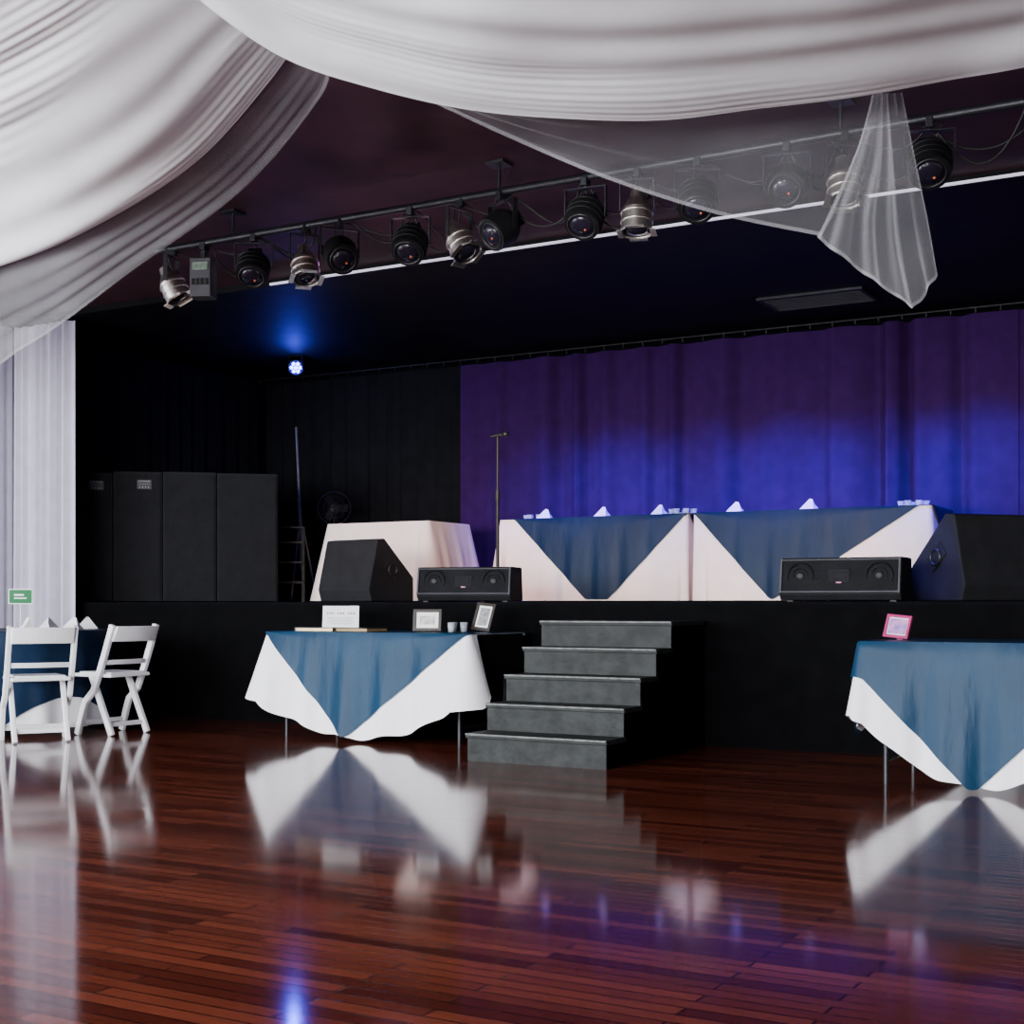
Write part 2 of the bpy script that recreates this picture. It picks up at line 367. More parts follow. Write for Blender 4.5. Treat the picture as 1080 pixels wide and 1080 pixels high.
# round table
rt=empty('round_table','round guest table with white cloth and blue overlay','table',(-8.5,7.2,0))
bm=new(); bcyl(bm,(0,0,.72),(0,0,.74),.72,seg=64); mk('tabletop',bm,M['dark'],parent=rt)
bm=new(); bcyl(bm,(0,0,0),(0,0,.72),.04); bcyl(bm,(0,0,0),(0,0,.03),.3,.05); mk('pedestal',bm,M['steel'],parent=rt)
pr=perim_round(.72)
cloth('tablecloth',pr,.75,lambda x,y:.70,M['white'],rt,amp=.02,freq=13,seed=4,flare=lambda x,y:.02)
cloth('table_overlay',pr,.75,lambda x,y:max(.05,1.50-abs(x*.8+y*.6)-abs(-x*.6+y*.8)),M['navyd'],rt,off=.012,amp=.02,freq=13,seed=4,flare=lambda x,y:.02,lift=.005,label='dark blue satin overlay')
# ---------------------------------------------------------------- napkins / place settings
bm=new()
A=[(-.08,-.05,0),(.08,-.05,0),(.06,.06,0),(-.06,.06,0)]; top=bm.verts.new((0,0,.095)); top2=bm.verts.new((.02,.01,.09))
vs=[bm.verts.new(p) for p in A]
mid=[bm.verts.new((x*.6,y*.4,.045)) for x,y,z in A]
for i in range(4): bm.faces.new((vs[i],vs[(i+1)%4],mid[(i+1)%4],mid[i]))
bm.faces.new((mid[0],mid[1],top2,top)); bm.faces.new((mid[1],mid[2],top2)); bm.faces.new((mid[2],mid[3],top,top2)); bm.faces.new((mid[3],mid[0],top)); bm.faces.new(vs)
hz=SH+.757
napk=mk('folded_napkin',bm,M['paper'],loc=(-5.95,11.05,hz),label='white peaked folded napkin on the head table',cat='napkin',group='napkins on head tables')
for (x,y) in [(-5.37,11.05),(-4.82,11.05),(-4.12,11.05),(-3.48,11.05)]:
    c=clone(napk,(x,y,hz)); c.rotation_euler=(0,0,random.uniform(-.5,.5))
for a in (0.2,1.0,1.9,2.7,-.5,-1.3,-2.2):
    c=clone(napk,(-8.5+.56*math.cos(a),7.2+.56*math.sin(a),.757),rz=a,label='white peaked folded napkin on the round table'); c['group']='napkins on round table'
def glassdish(loc,lb):
    t=empty('glass_centerpiece',lb,'centerpiece',loc,group='glass centerpieces')
    bm=new(); bcyl(bm,(0,0,0),(0,0,.012),.14,.15,seg=32); mk('tray',bm,M['glass'],parent=t,smooth=True)
    for i in range(7):
        a=i*2*pi/7; bm=new(); bcyl(bm,(.1*math.cos(a),.1*math.sin(a),.012),(.1*math.cos(a),.1*math.sin(a),.05),.02,.03,seg=12); mk('votive_glass',bm,M['glass'],parent=t,smooth=True)
    return t
g1=glassdish((-6.12,11.2,hz),'clear glass tray of small votives on head table')
clone(g1,(-4.62,11.1,hz)); clone(g1,(-2.66,11.15,hz))
# table card holder
ex=empty('table_number_sign','small green card on a thin stand, on the round table','sign',(-8.45,7.25,.757),math.radians(40))
bm=new(); bcyl(bm,(0,0,0),(0,0,.008),.04); mk('base',bm,M['frame'],parent=ex)
bm=new(); bcyl(bm,(0,0,.008),(0,0,.20),.004); mk('stand',bm,M['frame'],parent=ex)
bm=new(); bbox(bm,(0,0,.25),(.175,.006,.115)); mk('border',bm,M['paper'],parent=ex)
bm=new(); bbox(bm,(0,-.005,.25),(.162,.004,.102)); mk('card',bm,M['green'],parent=ex)
bm=new(); bbox(bm,(-.01,-.008,.262),(.07,.003,.014)); bbox(bm,(.0,-.008,.237),(.09,.003,.010)); mk('print',bm,M['paper'],parent=ex)
# ---------------------------------------------------------------- folding chairs
def chair(loc,rz,label):
    t=empty('folding_chair',label,'chair',loc,rz,group='white folding chairs at the round table')
    def bent(bm,pts,w,d):
        # rectangular bar swept along a gently curved side profile (x fixed, points in y,z)
        x0=pts[0][0]; R=[]
        V=[Vector(p) for p in pts]
        for i,p in enumerate(V):
            t_=(V[min(i+1,len(V)-1)]-V[max(i-1,0)]).normalized(); nn=Vector((0,-t_.z,t_.y))
            R.append([bm.verts.new(p+Vector((sx*w/2,0,0))+nn*(sy*d/2)) for sx,sy in((-1,-1),(1,-1),(1,1),(-1,1))])
        for A,B in zip(R,R[1:]):
            for j in range(4): bm.faces.new((A[j],A[(j+1)%4],B[(j+1)%4],B[j]))
        bm.faces.new(R[0]); bm.faces.new(R[-1])
    for s in(-1,1):
        bm=new(); bent(bm,[(s*.215,.15-.35*k/10-.035*math.sin(pi*k/10)*(-1 if k<4 else .6),.005+.795*k/10) for k in range(11)],.034,.046); mk('front_leg',bm,M['resin'],parent=t,bevel=.006)
        bm=new(); bent(bm,[(s*.175,-.15+.20*k/6,.005+.425*k/6) for k in range(7)],.032,.044); mk('rear_leg',bm,M['resin'],parent=t,bevel=.006)
    bm=new(); bbox(bm,(0,.03,.435),(.39,.38,.026)); mk('seat',bm,M['resin'],parent=t,bevel=.008)
    bm=new(); bbox(bm,(0,.03,.452),(.33,.32,.014)); mk('seat_pad',bm,M['resin'],parent=t,bevel=.005)
    def slat(z,h):
        bm=new(); y=.15-.35*z/.80-.012; n=10; V=[]
        for i in range(n+1):
            x=-.205+.41*i/n; yy=y-.03*(1-(x/.205)**2)
            V.append([bm.verts.new((x,yy+a,z+b)) for a,b in((-.010,-h/2),(.012,-h/2),(.012-.44*h,h/2),(-.010-.44*h,h/2))])
        for A,B in zip(V,V[1:]):
            for j in range(4): bm.faces.new((A[j],A[(j+1)%4],B[(j+1)%4],B[j]))
        bm.faces.new(V[0]); bm.faces.new(V[-1]); return bm
    mk('back_slat',slat(.735,.11),M['resin'],parent=t,bevel=.004)
    mk('back_slat',slat(.53,.035),M['resin'],parent=t,bevel=.004)
    for (y,z,w) in((.13,.09,.42),(-.11,.08,.36)):
        bm=new(); bbox(bm,(0,y,z),(w,.022,.032)); mk('stretcher',bm,M['resin'],parent=t,bevel=.004)
    return t
def face(px,py,tx,ty): return math.atan2(ty-py,tx-px)-pi/2
ch=chair((-7.58,6.65,0),face(-7.58,6.65,-8.5,7.2),'white folding chair with slatted back, seen from behind')
clone(ch,(-7.53,7.32,0),math.radians(90),'white folding chair turned sideways at the round table')
# ---------------------------------------------------------------- speakers
dxr,dyr=math.cos(math.radians(41)),math.sin(math.radians(41))
p=[-9.82,8.96]; pos=0
for i,(w,hh) in enumerate([(.40,1.20),(.44,1.215),(.49,1.22),(.56,1.215)]):
    c=pos+w/2; pos+=w+.006
    t=empty('speaker_cabinet','tall black loudspeaker cabinet with grille'+(' and white label' if i<2 else ''),'speaker',(p[0]+dxr*c,p[1]+dyr*c,SH),math.radians(41),group='black speaker cabinets')
    bm=new(); bbox(bm,(0,.12,hh/2+.005),(w,.24,hh-.01)); mk('body',bm,M['black'],parent=t,bevel=.008)
    bm=new(); bbox(bm,(0,-.006,hh/2),(w-.035,.014,hh-.05)); mk('grille',bm,M['grille'],parent=t,bevel=.003)
    if i<2:
        bm=new(); bbox(bm,(.06,-.016,hh-.12),(.13,.004,.085)); mk('label_plate',bm,M['ink'],parent=t)
        bm=new(); 
        for k in range(5): bbox(bm,(.06-.045+.022*k,-.019,hh-.09),(.014,.002,.012))
        for k in range(4): bbox(bm,(.06-.04+.026*k,-.019,hh-.145),(.007,.002,.02))
        for k in range(6): bbox(bm,(.06-.045+.018*k,-.019,hh-.116),(.008,.002,.006))
        mk('label_print',bm,M['grey'],parent=t)
def wedge(loc,rz,label,sc=1):
    t=empty('monitor_wedge',label,'speaker',loc,rz); w=.29*sc
    prof=[(-.20,.005),(-.23,.10),(-.13,.50),(-.05,.51),(.29,.20),(.29,.005)]
    prof=[(a*sc,b*sc) for a,b in prof]
    bm=new(); bprism(bm,prof,-w,w); mk('body',bm,M['wedgeblack'],parent=t,bevel=.01)
    R=Matrix.Rotation(-math.atan2(.31,.34),4,'X')
    bm=new(); bbox(bm,Vector((0,.125*sc,.36*sc)),(w*1.8,.40*sc,.014),R); mk('grille',bm,M['grille'],parent=t)
    for s in(-1,1):
        bm=new(); bbox(bm,(s*(w+.002),0.03*sc,.26*sc),(.012,.17*sc,.10*sc),Matrix.Rotation(-.7,4,'X')); h=mk('handle_cup',bm,M['dark'],parent=t,bevel=.004)
        bm=new(); btorus(bm,(s*(w+.010),.03*sc,.26*sc),.045*sc,.007,axis='X'); mk('handle',bm,M['steel'],parent=h,smooth=True)
    return t
wedge((-6.74,9.32,SH),math.radians(-9),'black stage monitor wedge beside the side table',1.02)
wedge((-1.84,9.62,SH),math.radians(48),'large black stage monitor wedge with side handle',1.15)
def lowmon(loc,rz,label,w,h):
    t=empty('stage_monitor',label,'speaker',loc,rz,group='low stage monitors')
    prof=[(-.14,.01),(-.17,.05),(-.13,h),(.16,h),(.19,.01)]
    bm=new(); bprism(bm,prof,-w/2,w/2); mk('body',bm,M['black'],parent=t,bevel=.008)
    a=math.atan2(.04,h-.05); R=Matrix.Rotation(-a,4,'X')
    cy=-.153; cz=(h+.05)/2
    bm=new()
    for s in(-1,1):
        bbox(bm,(s*(w/2-.012),cy-.006,cz),(.012,.014,h-.06),R); bbox(bm,(0,cy-.006+s*.018,cz+s*(h/2-.04)),(w-.01,.014,.008),R)
    mk('rim',bm,M['steel'],parent=t)
    bm=new(); bbox(bm,(0,cy+.002,cz),(w-.05,.008,h-.08),R); mk('grille',bm,M['grille'],parent=t)
    for s in(-1,1):
        bm=new(); btorus(bm,(s*(w/2-.14),cy-.005,cz),.085,.005,axis='Y'); btorus(bm,(s*(w/2-.14),cy-.003,cz),.05,.003,axis='Y'); bsph(bm,(s*(w/2-.14),cy-.002,cz),(.028,.008,.028)); mk('woofer',bm,M['dark'],parent=t,smooth=True)
    bm=new(); bbox(bm,(0,cy-.004,cz),(.14,.008,.09),R); bbox(bm,(0,cy-.006,cz),(.10,.010,.05),R); mk('horn',bm,M['black'],parent=t,bevel=.004)
    bm=new(); bbox(bm,(0,cy-.014,cz-.045),(.035,.004,.009)); mk('badge',bm,M['red'],parent=t)
    for sx in(-1,1):
        bm=new(); bbox(bm,(sx*(w/2-.06),0,.006),(.04,.24,.012)); mk('foot',bm,M['dark'],parent=t)
    return t
lowmon((-5.60,9.15,SH),math.radians(14),'low wide black stage monitor with two round drivers',.76,.27)
lowmon((-2.60,9.02,SH),math.radians(2),'wide black stage monitor with woven front grille',.80,.29)
# microphone stand
ms=empty('microphone_stand','black straight microphone stand with microphone','microphone stand',(-5.58,9.55,SH))
bm=new(); bcyl(bm,(0,0,0),(0,0,.02),.13,.12,seg=32); mk('base',bm,M['dark'],parent=ms,smooth=True)
bm=new(); bcyl(bm,(0,0,.02),(0,0,.85),.014); bcyl(bm,(0,0,.85),(0,0,1.33),.010); bcyl(bm,(0,0,.82),(0,0,.90),.02); mk('pole',bm,M['dark'],parent=ms,smooth=True)
bm=new(); bcyl(bm,(-.06,0,1.335),(.05,0,1.345),.013,.016); mk('microphone',bm,M['dark'],parent=ms,smooth=True)
bm=new(); bsph(bm,(.075,0,1.347),.025); mk('microphone_head',bm,M['steel'],parent=ms,smooth=True)
# dark gear in the stage corner
tr=empty('light_stand','folded grey metal stand leaning by the speakers','stand',(-9.06,11.32,SH))
bm=new(); bcyl(bm,(.12,0,0),(-.20,.27,1.87),.013); bcyl(bm,(.05,.06,.35),(-.08,.17,1.1),.022); mk('pole',bm,M['pole'],parent=tr)
for a in(-.12,0,.12):
    bm=new(); bcyl(bm,(.12+a*.6,a,.02),(.02+a*.3,.08,.75),.009); mk('leg',bm,M['pole'],parent=tr)
sl=empty('step_ladder','small dark metal step ladder near speakers','ladder',(-8.72,10.82,SH),math.radians(35))
for s in(-1,1):
    bm=new(); bbox(bm,(s*.13,0,.38),(.025,.04,.76),Matrix.Rotation(-.12,4,'X')); mk('rail',bm,M['dark'],parent=sl)
    bm=new(); bbox(bm,(s*.13,.14,.37),(.02,.03,.76),Matrix.Rotation(.12,4,'X')); mk('rear_leg',bm,M['dark'],parent=sl)
for z in(.2,.4,.6,.75):
    bm=new(); bbox(bm,(0,.0+z*.12-.045,z),(.26,.08,.02)); mk('rung',bm,M['dark'],parent=sl)
fn=empty('pedestal_fan','round dark pedestal fan in the stage corner','fan',(-8.70,11.52,SH),math.radians(35))
FZ=.98
bm=new(); bcyl(bm,(0,0,0),(0,0,.03),.16,.15); mk('base',bm,M['dark'],parent=fn)
bm=new(); bcyl(bm,(0,0,.03),(0,0,FZ-.05),.015); mk('pole',bm,M['dark'],parent=fn)
bm=new(); btorus(bm,(0,-.05,FZ),.17,.007,axis='Y'); btorus(bm,(0,-.08,FZ),.11,.003,axis='Y'); btorus(bm,(0,-.08,FZ),.06,.003,axis='Y')
for i in range(24): a=i*pi/12; bcyl(bm,(0,-.09,FZ),(.17*math.cos(a),-.05,FZ+.17*math.sin(a)),.002,seg=6)
mk('cage',bm,M['steel'],parent=fn,smooth=True)
for i in range(3):
    bm=new(); a=i*2*pi/3; R=Matrix.Translation((0,-.04,FZ))@Matrix.Rotation(a,4,'Y')@Matrix.Translation((.08,0,0))@Matrix.Rotation(.4,4,'X')
    bbox(bm,(0,0,0),(.12,.005,.08)); bmesh.ops.transform(bm,matrix=R,verts=bm.verts); mk('blade',bm,M['dark'],parent=fn)
bm=new(); bcyl(bm,(0,-.05,FZ),(0,.1,FZ),.045); mk('motor',bm,M['dark'],parent=fn,smooth=True)
# ---------------------------------------------------------------- things on floor tables
tz=.757
sg=empty('table_sign','white printed card sign standing on the table','sign',(-6.10,8.15,tz),rot=(math.radians(-8),0,math.radians(25)))
bm=new(); bbox(bm,(0,0,.09),(.27,.006,.18)); mk('card',bm,M['paper'],parent=sg)
bm=new()
for k in range(11):
    if k not in(3,7): bbox(bm,(-.10+.02*k,-.004,.125),(.012,.002,.014))
for k in range(4): bbox(bm,(0,-.004,.09-.014*k),(.19-.03*(k%2),.002,.003))
mk('print',bm,M['grey'],parent=sg)
def pframe(loc,rz,w,h,mf,mp,label,f=.022,inner=.05,lean=-12,roll=0):
    t=empty('picture_frame',label,'picture frame',loc,rot=(math.radians(lean),math.radians(roll),rz))
    bm=new()
    for s in(-1,1): bbox(bm,(s*(w/2-f/2),0,h/2),(f,.018,h)); bbox(bm,(0,0,h/2+s*(h/2-f/2)),(w-2*f,.018,f))
    mk('frame_border',bm,mf,parent=t,bevel=.002)
    bm=new(); bbox(bm,(0,.002,h/2),(w-2*f,.006,h-2*f)); mk('mount',bm,M['paper'],parent=t)
    bm=new(); bbox(bm,(0,-.003,h/2),(w-2*f-inner,.003,h-2*f-inner)); mk('picture',bm,mp,parent=t)
    bm=new(); bbox(bm,(0,.045,h*.3),(.03,.004,h*.62),Matrix.Rotation(.35,4,'X')); mk('easel_back',bm,mf,parent=t)
    return t
pframe((-5.23,7.98,tz+.004),math.radians(22),.20,.155,M['wood'],M['photog'],'dark wooden picture frame with photograph on table')
pframe((-4.93,8.2,tz+.008),math.radians(0),.15,.20,M['wood'],M['grey'],'upright black framed document leaning on table',inner=.03,lean=-18,roll=6)
pframe((-1.90,7.55,tz+.008),math.radians(-12),.145,.13,M['red'],M['photo'],'small magenta picture frame with violet photo on table',f=.016,inner=.012,lean=-18,roll=5)
def votive(loc):
    t=empty('votive_candle','small glass votive candle beside the frames','candle',loc,group='votive candles')
    bm=new(); bcyl(bm,(0,0,0),(0,0,.065),.022,.028,seg=20,caps=False); mk('glass_cup',bm,M['glass'],parent=t,smooth=True,solid=.002)
    bm=new(); bcyl(bm,(0,0,.003),(0,0,.045),.019); mk('wax',bm,M['candle'],parent=t,smooth=True)
    return t
v=votive((-5.10,8.12,tz)); clone(v,(-5.04,8.16,tz)); clone(v,(-5.06,8.03,tz))
bk=empty('guest_book','closed dark book with gilt edges lying on table','book',(-6.05,7.86,tz),.1)
bm=new(); bbox(bm,(0,0,.012),(.30,.2,.018)); mk('pages',bm,M['gold'],parent=bk)
bm=new(); bbox(bm,(0,0,.001),(.31,.21,.003)); bbox(bm,(0,0,.023),(.31,.21,.004)); bbox(bm,(-.155,0,.012),(.004,.21,.024)); mk('cover',bm,M['wood'],parent=bk)
clone(bk,(-5.70,7.86,tz),-.15,'closed dark book lying beside another book')
# ---------------------------------------------------------------- lighting pipe and fixtures
PY,PZ=6.78,3.30
tp=empty('lighting_truss','dark metal lighting bar hanging under the ceiling','lighting bar',(0,PY,PZ))
bm=new(); bcyl(bm,(-6.6,0,0),(3.5,0,0),.024); mk('main_pipe',bm,M['steel'],parent=tp,smooth=True)
bm=new(); bcyl(bm,(-6.3,.16,.05),(3.5,.16,.05),.018); mk('rear_pipe',bm,M['steel'],parent=tp,smooth=True)
bm=new()
for i in range(26): x=-6.25+i*.38; bcyl(bm,(x,0,0),(x+.19,.16,.05),.008,seg=8); bcyl(bm,(x+.19,.16,.05),(x+.38,0,0),.008,seg=8)
mk('lattice',bm,M['steel'],parent=tp)
for x in(-6.0,-4.0,-2.0,0,2.5):
    bm=new(); bcyl(bm,(x,.08,0.03),(x,.08,.198),.01); bbox(bm,(x,.08,.19),(.12,.12,.015)); mk('hanger',bm,M['steel'],parent=tp)
def yoke(t,w):
    bm=new()
    for s in(-1,1): bbox(bm,(s*w,0,-.09),(.005,.03,.17))
    bbox(bm,(0,0,-.005),(2*w+.005,.03,.006)); mk('yoke',bm,M['steel'],parent=t)
    bm=new(); bcyl(bm,(0,0,-.005),(0,0,.02),.012); bbox(bm,(0,0,.03),(.035,.07,.05)); mk('clamp',bm,M['steel'],parent=t,bevel=.004)
def parcan(label,loc,tilt,rz):
    t=empty('par_can_light',label,'stage light',loc,rz,group='silver par can lights'); yoke(t,.092)
    R=Matrix.Translation((0,0,-.17))@Matrix.Rotation(tilt,4,'X')
    bm=new(); bcyl(bm,(0,0,-.13),(0,0,.0),.086,.082,seg=28,caps=False); bcyl(bm,(0,0,.0),(0,0,.06),.082,.05,seg=28); bcyl(bm,(0,0,.06),(0,0,.11),.045,.035,seg=20)
    for k in range(3): btorus(bm,(0,0,-.12+.05*k),.086,.004)
    bmesh.ops.transform(bm,matrix=R,verts=bm.verts); mk('can_body',bm,M['chrome'],parent=t,smooth=True)
    bm=new(); bcyl(bm,(0,0,-.115),(0,0,-.10),.08,seg=28); bsph(bm,(0,0,-.115),(.06,.06,.018)); bmesh.ops.transform(bm,matrix=R,verts=bm.verts); mk('lens',bm,M['lens'],parent=t,smooth=True)
    bm=new()
    for s in((-1,0),(1,0),(0,1),(0,-1)): bbox(bm,(s[0]*.09,s[1]*.09,-.13),(.03 if s[0] else .1,.03 if s[1] else .1,.004))
    bmesh.ops.transform(bm,matrix=R,verts=bm.verts); mk('gel_frame',bm,M['chrome'],parent=t)
    return t
def scan(label,loc,tilt,rz,ribs=True):
    t=empty('effect_light',label,'stage light',loc,rz,group='black effect lights'); yoke(t,.118)
    R=Matrix.Translation((0,0,-.15))@Matrix.Rotation(tilt,4,'X')
    def fin(n,bm,m,sm=True,bv=0): bmesh.ops.transform(bm,matrix=R,verts=bm.verts); mk(n,bm,m,parent=t,smooth=sm,bevel=bv)
    bm=new(); bsph(bm,(0,0,0),(.108,.108,.10),24); bcyl(bm,(0,0,-.10),(0,0,0),.098,.108,seg=28); 
    if ribs:
        for k in range(3): btorus(bm,(0,0,-.06+.04*k),.105,.004)
    fin('head',bm,M['dark'])
    bm=new(); bsph(bm,(0,0,-.092),(.066,.066,.028),24); fin('lens_dome',bm,M['lens'])
    bm=new(); bsph(bm,(.02,.015,-.117),.007); fin('lens_jewel',bm,M['amber'])  # small bead standing in for a reflection on the dome
    bm=new(); btorus(bm,(0,0,-.10),.078,.006); fin('bezel',bm,M['steel'])
    bm=new(); bbox(bm,(0,0,.10),(.09,.09,.06)); fin('power_box',bm,M['dark'],False,.004)
    return t
z0=PZ-.055
p1=parcan('silver par can light tilted down from bar',(-6.46,PY,z0),math.radians(-28),1.9)
s1=scan('round black effect light hanging from the bar',(-5.76,PY,z0),math.radians(-38),.5)
for x,tl,rz in((-5.35,-22,.9),(-4.22,-34,1.3),(-3.09,-8,.3),(-1.96,-15,.5)):
    c=clone(p1,(x,PY,z0),rz)
    c['label']='silver par can light hanging from the bar'
    for chd in c.children:
        if chd.name.split('.')[0] in('can_body','lens','gel_frame'):
            chd.matrix_local=Matrix.Translation((0,0,-.17))@Matrix.Rotation(math.radians(tl+28),4,'X')@Matrix.Translation((0,0,.17))
for x,rz in((-4.56,.3),(-3.40,.1),(-2.745,.4),(-1.544,.3)):
    clone(s1,(x,PY,z0),rz)
s2_=scan('smooth round black moving light on the bar',(-5.08,PY,z0),math.radians(-55),.9,False)
for x,rz in((-3.93,-.4),(-2.255,.2)): clone(s2_,(x,PY,z0),rz)
db=empty('dimmer_box','grey metal control box with pale label on bar','dimmer box',(-6.18,PY,z0),.4)
bm=new(); bbox(bm,(0,0,-.18),(.14,.13,.25)); mk('housing',bm,M['alu'],parent=db,bevel=.006)
bm=new(); bbox(bm,(0,-.068,-.11),(.10,.006,.05)); mk('display',bm,M['greenled'],parent=db)
bm=new()
for k in range(4): bbox(bm,(-.045+.03*k,-.068,-.21),(.018,.008,.04))
mk('socket',bm,M['dark'],parent=db)
bm=new(); bbox(bm,(0,0,-.03),(.03,.03,.08)); bbox(bm,(0,0,.03),(.035,.07,.05)); mk('clamp',bm,M['steel'],parent=db)
lx=[-6.46,-6.18,-5.76,-5.35,-5.08,-4.56,-4.22,-3.93,-3.4,-3.09,-2.745,-2.255,-1.96,-1.544,-1.1]
rnd=random.Random(9)
for i in range(len(lx)-1):
    for q in range(2):
        bm=new(); a,b=lx[i],lx[i+1]; a+=rnd.uniform(-.08,.08)*q; b+=rnd.uniform(-.08,.1)*q; sag=rnd.uniform(.05,.26); pts=[]; sk=rnd.uniform(.7,1.5)
        for k in range(15):
            u=k/14; uu=u**sk; pts.append((a+(b-a)*u,PY+.028+.012*q+.10*math.sin(pi*u),PZ-.012-sag*4*uu*(1-uu)))
        btube(bm,pts,.006); mk('power_cable',bm,M['cable'],label='black power cable looping under the lighting bar',cat='cable',smooth=True,group='lighting cables')
# blue led on the stage
bl=empty('led_stage_light','small stage light glowing bright blue under ceiling','stage light',(-8.75,10.95,CS))
bm=new()
for s in(-1,1): bbox(bm,(s*.085,0,-.07),(.006,.03,.13))
bbox(bm,(0,0,-.003),(.176,.03,.006)); mk('yoke',bm,M['dark'],parent=bl)
Rb=Matrix.Translation((0,0,-.11))@Matrix.Rotation(math.radians(36),4,'Z')@Matrix.Rotation(math.radians(-70),4,'X')
bm=new(); bcyl(bm,(0,0,-.05),(0,0,.07),.075,.06,seg=28); bmesh.ops.transform(bm,matrix=Rb,verts=bm.verts); mk('can_body',bm,M['dark'],parent=bl,smooth=True)
bm=new()
for k in range(7):
    a=k*pi/3; rr=.042 if k<6 else 0; bcyl(bm,(rr*math.cos(a),rr*math.sin(a),-.058),(rr*math.cos(a),rr*math.sin(a),-.05),.017,seg=14)
bmesh.ops.transform(bm,matrix=Rb,verts=bm.verts); mk('led_lens',bm,M['blueglow'],parent=bl)
# ceiling vent
bm=new()
for s in(-1,1): bbox(bm,(s*.42,0,0),(.03,.5,.02)); bbox(bm,(0,s*.24,0),(.84,.03,.02))
for k in range(9): bbox(bm,(0,-.2+.05*k,0),(.82,.012,.015))
mk('ceiling_vent',bm,M['steel'],loc=(-3.4,11.0,CS-.012),label='dark slatted air vent in black stage ceiling',cat='vent')
# ---------------------------------------------------------------- draped ceiling fabric (world-space control rows, metres)
def cr(p0,p1,p2,p3,t):
    return .5*((2*p1)+(-p0+p2)*t+(2*p0-5*p1+4*p2-p3)*t*t+(-p0+3*p1-3*p2+p3)*t**3)
def samp(pts,u):
    n=len(pts)-1; f_=min(u*n,n-1e-6); i=int(f_); t=f_-i
    g=lambda k:pts[max(0,min(n,k))]
    return cr(g(i-1),g(i),g(i+1),g(i+2),t)
def loft(name,rows,m,label,cat,nu=120,nv=60,rip=None,lin=False,hem=None):
    rows=[[Vector(p) for p in r] for r in rows]
    bm=new(); g=[]; P=[]
    for i in range(nu+1):
        u=i/nu; cs=[samp(r,u) for r in rows]; line=[]; pl_=[]
        for j in range(nv+1):
            v=j/nv
            if lin or len(cs)<3:
                f_=v*(len(cs)-1); k=min(int(f_),len(cs)-2); p=cs[k].lerp(cs[k+1],f_-k)
            else: p=samp(cs,v)
            if rip: p=p+rip(u,v)
            line.append(bm.verts.new(p)); pl_.append(p)
        g.append(line); P.append(pl_)
    for i in range(nu):
        for j in range(nv): bm.faces.new((g[i][j],g[i+1][j],g[i+1][j+1],g[i][j+1]))
    o=mk(name,bm,m,smooth=True,label=label,cat=cat)
    # sewn hem bands along chosen edges ('v1' = last row, 'v0' = first row, 'u1' = end)
    for h in hem or []:
        if h=='v1': a=[r[-1] for r in P]; b=[r[-2] for r in P]
        elif h=='v0': a=[r[0] for r in P]; b=[r[1] for r in P]
        else: a=P[-1]; b=P[-2]
        bm=new(); off=Vector((0,-.003,-.001)); A=[];B=[]
        for x,y in zip(a,b):
            d=(y-x); d=d.normalized()*.014 if d.length>1e-6 else d
            A.append(bm.verts.new(x+off)); B.append(bm.verts.new(x+d+off))
        for i in range(len(A)-1): bm.faces.new((A[i],A[i+1],B[i+1],B[i]))
        mk('hem',bm,M['hem'],parent=o,smooth=True)
    return o
def folds(n,amp,seed,fine=0,nf=38,pinch=.6):
    r=random.Random(seed); P=[r.uniform(0,6.28) for _ in range(12)]
    def fn(u,v):
        e=min(1,u*4+.15)
        w=v*n*2*pi+P[0]+1.2*math.sin(u*2.5+P[1])+1.0*math.sin(v*5+P[2])
        a=amp*e*((1-pinch)+pinch*math.sin(v*6+P[3]+u*3)**2)
        o=a*(math.sin(w)+.6*math.sin(.43*w+P[6]+u*2))
        if fine:
            wf=v*nf*2*pi+P[7]+4*math.sin(v*9+P[8])+2.5*math.sin(u*4+P[9])
            o+=fine*e*(math.sin(wf)+.6*math.sin(wf*.57+P[11]))*max(0,math.sin(v*9+u*7+P[10]))
        return Vector((-.15*o,.3*o,o))
    return fn
leftrows=[
 [(-3.42,4.38,3.29),(-3.57,4.30,3.04),(-3.97,4.30,2.77),(-4.55,4.31,2.59),(-5.24,4.38,2.52),(-6.15,4.44,2.51),(-9.53,4.93,2.86)],
 [(-3.29,4.11,3.31),(-3.51,3.98,3.06),(-3.83,3.92,2.82),(-4.35,3.96,2.71),(-4.99,4.06,2.70),(-5.74,4.09,2.70),(-9.10,4.71,3.25)],
 [(-3.23,3.92,3.35),(-3.49,3.71,3.12),(-3.80,3.59,2.92),(-4.23,3.58,2.84),(-4.73,3.63,2.84),(-5.40,3.71,2.89),(-8.05,4.16,3.35)],
 [(-3.12,3.69,3.43),(-3.48,3.42,3.21),(-3.74,3.28,3.05),(-4.05,3.22,2.96),(-4.45,3.22,2.94),(-5.04,3.23,2.99),(-6.88,3.56,3.36)],
 [(-2.98,3.48,3.45),(-3.37,3.15,3.28),(-3.66,2.98,3.16),(-3.87,2.86,3.07),(-4.22,2.77,3.02),(-4.69,2.73,3.01),(-6.00,3.03,3.33)],
]
loft('ceiling_drape',leftrows,M['drape'],'white voile ceiling swag gathered toward the side wall','drape',rip=folds(6,.009,5,.0020,32),nv=280)
sh=[ [(-3.47,4.42,3.26),(-3.64,4.38,3.06),(-4.04,4.37,2.80),(-4.63,4.39,2.62),(-5.32,4.45,2.54),(-6.24,4.50,2.53),(-9.53,4.95,2.88)],
     [(-3.42,4.50,3.14),(-3.52,4.55,3.04),(-4.00,4.63,2.76),(-4.63,4.61,2.48),(-5.37,4.65,2.21),(-6.33,4.68,2.00),(-9.53,4.93,2.17)]]
loft('sheer_drape',sh,M['sheerl'],'transparent white sheer edge hanging below ceiling swag','drape',rip=folds(4,.008,6),nv=40,hem=['v1'])
